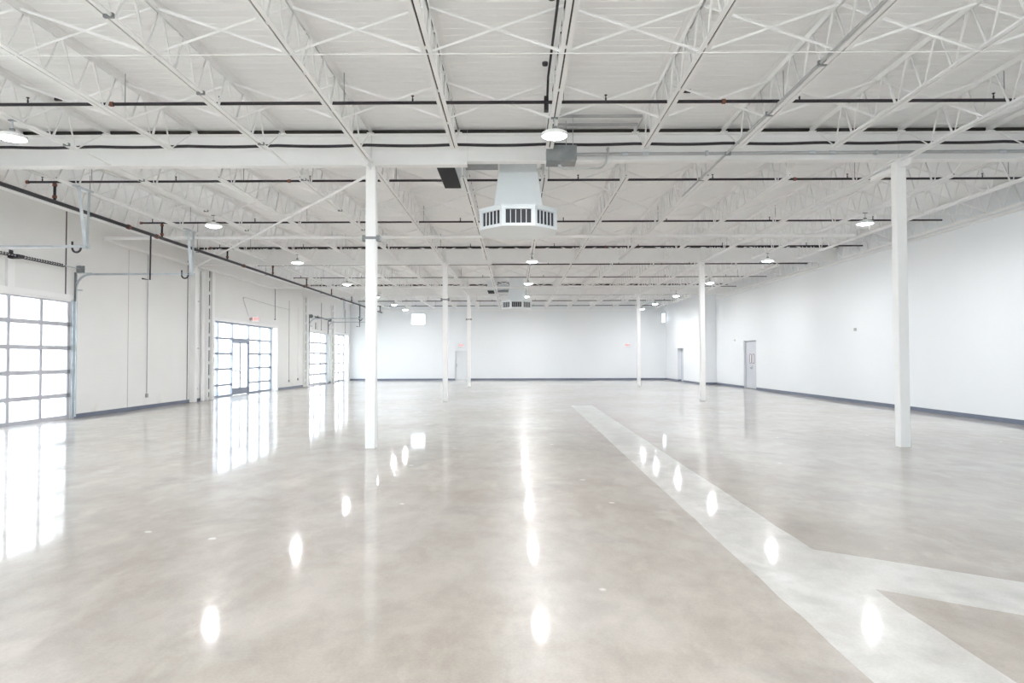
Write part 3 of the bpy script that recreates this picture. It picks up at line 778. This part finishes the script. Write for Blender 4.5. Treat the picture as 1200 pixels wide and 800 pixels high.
# downpipe beside the wall column
r = thing('downpipe', 'slim pale downpipe with a kicked foot beside the white wall column', 'pipe', (XL + .06, 24.02, 0))
MB().tube([(0, 0, 4.7), (0, 0, .55), (.03, .06, .42)], .035, 10).build('pipe', 'steel', r)
MB().box(-.058, .05, -.045, .045, 3.6, 3.64).build('strap', 'galv', r); MB().box(-.058, .05, -.045, .045, 1.9, 1.94).build('strap', 'galv', r)
tag(MB().tube([(XL + .075, 24.40, 0), (XL + .075, 24.40, 4.75)], .068, 14).build('downpipe', 'steel'), 'thick white round downpipe between wall column and storefront post', 'pipe')

# ------------------------------------------------------------------ conduits on the door wall
def wall_conduit(y, zt, zb, label, box=True, m='conduit', r_=.013):
    r = thing('wall_conduit', label, 'conduit', (XL + .028, y, 0), group='conduits on the door wall')
    MB().tube([(0, 0, zt), (0, 0, zb)], r_, 8).build('tube', m, r)
    if box: MB().box(-.026, .035, -.04, .04, zb - .12, zb).build('outlet_box', 'grey_plastic', r, bevel=.004)
    else: MB().box(-.026, .02, -.03, .03, zb - .05, zb).build('end_fitting', 'galv_dark', r)
wall_conduit(20.80, 4.8, .46, 'thin conduit ending in an outlet box on the wall past the near overhead door')
wall_conduit(31.90, 4.9, 3.44, 'grey conduit ending above the far end of the storefront', False, r_=.022)
wall_conduit(33.90, 4.5, .46, 'slim conduit with outlet box just past the storefront', True, r_=.012)
wall_conduit(39.55, 4.85, 3.25, 'short dark conduit above the far overhead door', False, r_=.02)
wall_conduit(45.15, 4.85, 3.30, 'short dark conduit above the far-corner glazing', False, r_=.02)
wall_conduit(35.3, 4.2, .5, 'faint slim conduit before the far built-up post', True, 'steel', .012)
tag(MB().tube([(XL + .02, 28.75, 3.37), (XL + .02, 28.2, 4.0), (XL + .02, 28.15, 4.12), (XL + .02, 28.3, 4.16), (XL + .02, 31.5, 4.06), (XL + .02, 34.0, 4.03)], .009, 6).build('sign_cable', 'conduit'), 'thin cable looping up from the EXIT sign over the storefront', 'cable')

# ------------------------------------------------------------------ electrical gear at the first girder
r = thing('junction_box', 'grey sheet-metal electrical box hung under the first girder beside the lamp', 'electrical box', (.765, 10.92, 0))
b = MB().box(-.24, .24, -.22, .12, 4.73, 4.985).build('housing', 'galv_dark', r, bevel=.006)
MB().box(-.245, .245, -.226, -.221, 4.74, 4.99).build('cover', 'galv_dark', r)
for x in (.10, .19): MB().tube([(x, -.15 if x > .15 else .1, 5.0), (x, -.15 if x > .15 else .1, 5.50)], .005, 6).build('hanger_rod', 'conduit', r)
MB().tube([(-.02, -.05, 4.73), (-.02, -.05, 4.69), (.06, -.05, 4.655), (.55, -.05, 4.66)] + arc((.60, -.05, 4.81), .15, -PI / 2, -.1, 5, 'xz') + [(.78, -.05, 4.99), (.78, .13, 5.02)], .017, 8).build('conduit_whip', 'conduit', r)
MB().lathe([(0, 0), (.03, 0), (.03, .04), (0, .04)], 12, (-.02, -.05, 4.69)).build('connector', 'galv', r)
for y, lab in ((10.66, 'grey strut channel under the deck nearer the lamp, above the electrical box'), (11.06, 'grey strut channel under the deck hard against the first girder, above the electrical box')):
    tag(MB().box(JX[2] + .02, JX[3] - .02, y - .02, y + .02, 5.425, 5.463).build('strut_channel', 'conduit'), lab, 'strut', 'strut channels')
r = thing('girder_conduit', 'grey conduit run clipped along the first girder toward the plain wall', 'conduit', (0, 11.345, 5.035))
MB().tube([(1.02, 0, 0), (11.2, 0, .03)], .026, 10).build('tube', 'conduit', r)
for x in (1.9, 2.25, 5.1, 5.45, 8.35, 10.6): MB().tube([(x - .05, 0, .03 * x / 11), (x + .05, 0, .03 * x / 11)], .034, 10).build('coupling', 'galv', r)
for x in (3.3, 6.2, 9.3): MB().box(x - .02, x + .02, -.03, .06, -.02, .05).build('clip', 'galv', r)
# galvanised conduit clipped beside the fourth joist past the middle
r = thing('joist_conduit', 'grey conduit clipped along the joist two bays from the plain-wall column', 'conduit', (JX[4] - .085, 0, ZBC + .02))
MB().tube([(0, 4.5, 0), (0, 13.9, 0)], .02, 8).build('tube', 'conduit', r)
for y in (6.0, 7.6, 9.2, 11.0, 12.6): MB().box(-.028, .07, y - .02, y + .02, -.028, .028).build('clip', 'galv_dark', r)
for k, y0, y1, lab in ((-1, 4.5, 20.5, 'white conduit under the joist just before the first column toward the overhead doors'), (-3, 4.5, 22.0, 'white conduit under the joist carrying the lamps nearer the overhead doors')):
    r = thing('joist_conduit', lab, 'conduit', (JX[k] + .075, 0, ZBC - .008), group='conduits under joists')
    MB().tube([(0, y0, 0), (0, y1, 0)], .017, 8).build('tube', 'steel', r)
    for y in (6.4, 8.3, 10.3, 12.4, 15.0, 17.3): MB().box(-.07, .026, y - .018, y + .018, -.024, .02).build('clip', 'galv_dark', r)
# dark supply conduit to the middle lamp
r = thing('lamp_conduit', 'black conduit along the middle joist feeding the first lamp', 'conduit', (JX[2] - .10, 0, 5.40))
MB().tube([(.03, 3.2, .0), (.0, 9.0, -.02), (-.0, 9.25, -.2)], .016, 8).build('tube', 'black', r)
for y in (7.0, 8.6): MB().lathe([(0, -.03), (.035, -.02), (.04, .02), (0, .03)], 10, (-.06, y, -.02)).build('connector', 'black', r)
MB().box(-.045, .015, 9.2, 9.3, -.40, -.20).build('driver_box', 'black', r)
for (x, y, lab) in ((JX[-3] + .12, 10.0, 'small black box under the deck above the first lamp by the overhead doors'), (JX[3] + .48, 9.8, 'small black box under the deck past the middle joist')):
    tag(MB().box(x - .05, x + .05, y - .02, y + .02, ZD - .045, ZD - .001).build('deck_box', 'black'), lab, 'electrical box', 'small black boxes under the deck')

# ------------------------------------------------------------------ duct drops with octagonal diffusers
def diffuser(loc, label):
    r = thing('air_diffuser', label, 'air diffuser', loc, group='octagonal air diffusers')
    R_ = .73; zb, zt = 3.95, 4.315
    ap = R_; cr = ap / math.cos(PI / 8)
    ring = lambda rr: [(rr / math.cos(PI / 8) * math.cos(PI / 8 + i * PI / 4), rr / math.cos(PI / 8) * math.sin(PI / 8 + i * PI / 4)) for i in range(8)]
    # frame: top and bottom bands + corner posts
    mb = MB(); mb.ngon(ring(R_), zb, zb + .055); mb.ngon(ring(R_), zt - .05, zt)
    mb.ngon(ring(R_ + .02), zt, zt + .03)
    mb.ngon(ring(R_ - .10), zb + .055, zt - .05)
    f = math.tan(PI / 8) * R_
    for i in range(8):
        a = i * PI / 4; u = Vector((math.cos(a), math.sin(a), 0)); v = Vector((-u.y, u.x, 0))
        for s in (-1, 1):
            c = u * (R_ - .02) + v * s * (f - .03); c2 = c
            q = [c + u * .02 + v * .03, c + u * .02 - v * .03, c - u * .03 - v * .03, c - u * .03 + v * .03]
            mb.add([(p.x, p.y, zb + .05) for p in q] + [(p.x, p.y, zt - .045) for p in q], [(0, 1, 5, 4), (1, 2, 6, 5), (2, 3, 7, 6), (3, 0, 4, 7)])
    mb.build('body', 'hvac', r)
    for i in range(8):
        a = i * PI / 4; u = Vector((math.cos(a), math.sin(a), 0)); v = Vector((-u.y, u.x, 0))
        w = f - .064
        g = MB(); q = [u * (R_ - .035) + v * w, u * (R_ - .035) - v * w, u * (R_ - .09) - v * w, u * (R_ - .09) + v * w]
        g.add([(p.x, p.y, zb + .06) for p in q] + [(p.x, p.y, zt - .055) for p in q], [(0, 1, 5, 4), (0, 3, 2, 1), (4, 5, 6, 7), (2, 3, 7, 6), (1, 2, 6, 5), (3, 0, 4, 7)])
        gr = g.build('grille', 'louver', r); gr['label'] = 'dark grille panel'
        mb = MB()
        for j in range(6):
            c = u * (R_ - .02) + v * (-w + 2 * w * j / 5); hw = .0065
            q = [c + u * .008 + v * hw, c + u * .008 - v * hw, c - u * .03 - v * hw, c - u * .03 + v * hw]
            mb.add([(p.x, p.y, zb + .052) for p in q] + [(p.x, p.y, zt - .047) for p in q], [(0, 1, 5, 4), (1, 2, 6, 5), (2, 3, 7, 6), (3, 0, 4, 7)])
        mb.build('bars', 'hvac', gr)
    # transition hood and duct
    MB().frustum((-.455, .455, -.455, .455), zt + .03, (-.37, .37, -.37, .37), 5.02).build('hood', 'hvac', r)
    mb = MB().box(-.35, .35, -.35, .35, 5.045, ZD - .003); mb.box(-.385, .385, -.385, .385, 5.02, 5.045)
    mb.build('duct', 'hvac', r)
    return r
d1 = diffuser((.07, 12.78, 0), 'large white octagonal air diffuser under a square duct, just past the first girder')
d2 = copy_tree(d1); d2.location = (.09, 32.88, 0); tag(d2, 'distant white octagonal air diffuser just before the third girder', 'air diffuser', 'octagonal air diffusers')
def return_duct(y, yb, lab1, lab2):
    r = thing('return_duct', lab1, 'return duct', (-1.215, y, 0), group='return air ducts')
    MB().box(-.17, .17, 0, 1.45, 4.93, ZD - .003).build('duct', 'hvac', r)
    mb = MB().box(-.158, .158, .02, 1.44, 4.905, 4.929); g = mb.build('grille', 'slot', r); g['label'] = 'black grille on the underside'
    mb = MB()
    for i in range(30): mb.box(-.155, .155, .04 + i * .047, .046 + i * .047, 4.902, 4.905)
    mb.build('fins', 'louver', g)
    r = thing('damper_box', lab2, 'duct box', (-.60, yb, 0), group='galvanised duct boxes')
    MB().box(-.29, .30, .0, .42, 4.99, ZD - .004).build('housing', 'galv_dark', r)
    MB().box(-.27, .28, -.015, .0, 5.08, 5.44).build('access_panel', 'galv', r)
return_duct(11.66, 11.70, 'white return duct with black underside grille, just past the first girder', 'galvanised duct box beside the large diffuser duct, just past the first girder')
return_duct(33.36, 34.7, 'distant return duct with black underside grille, before the third girder', 'distant galvanised duct box behind the far diffuser, before the third girder')

# ------------------------------------------------------------------ small wall devices
def wall_device(x, y, z, w, h, label, cat, m='white_plastic'):
    r = thing('wall_sensor', label, cat, (x, y, z), group='small wall devices')
    MB().box(-.035, -.001, -w / 2, w / 2, -h / 2, h / 2).build('body', m, r, bevel=.005); MB().box(-.042, -.036, -w * .2, w * .2, -h * .2, h * .2).build('button', 'grey_plastic', r)
wall_device(XR, 22.5, 2.47, .13, .10, 'small grey sensor alone on the plain wall beside the first column', 'sensor', 'grey_plastic')
wall_device(XR, 34.86, 2.43, .22, .12, 'small white device on the plain wall just past the double door', 'sensor')

# ------------------------------------------------------------------ world, camera, view
W = bpy.data.worlds.new('overcast sky'); SC.world = W; W.use_nodes = True
bg = W.node_tree.nodes['Background']; bg.inputs[0].default_value = (.84, .92, 1., 1); bg.inputs[1].default_value = 1.9

sun = bpy.data.lights.new('sun', 'SUN'); sun.energy = 7.; sun.angle = .02; sun.color = (1., .97, .92)
so = bpy.data.objects.new('sun', sun); COL.objects.link(so); so.rotation_euler = Vector((-.45, -.12, -1.)).to_track_quat('-Z', 'Y').to_euler()

f, pitch, yaw, roll, h = 779.915, .0242886, -.00440377, -.00285176, 1.55064
fwd = Vector((math.sin(yaw) * math.cos(pitch), math.cos(yaw) * math.cos(pitch), math.sin(pitch)))
right = Vector((math.cos(yaw), -math.sin(yaw), 0)); up = right.cross(fwd)
r2 = right * math.cos(roll) + up * math.sin(roll); u2 = -right * math.sin(roll) + up * math.cos(roll)
cam = bpy.data.cameras.new('camera'); co = bpy.data.objects.new('camera', cam); COL.objects.link(co)
m3 = Matrix((r2, u2, -fwd)).transposed(); mw = m3.to_4x4(); mw.translation = (0, 0, h); co.matrix_world = mw
cam.sensor_fit = 'HORIZONTAL'; cam.sensor_width = 36; cam.lens = f / 1200 * 36; cam.clip_end = 400
SC.camera = co
SC.view_settings.view_transform = 'Standard'; SC.view_settings.look = 'None'; SC.view_settings.exposure = 1.94; SC.view_settings.gamma = 1
SC.view_settings.use_curve_mapping = False
SC.cycles.max_bounces = 16; SC.cycles.diffuse_bounces = 10; SC.cycles.transparent_max_bounces = 16
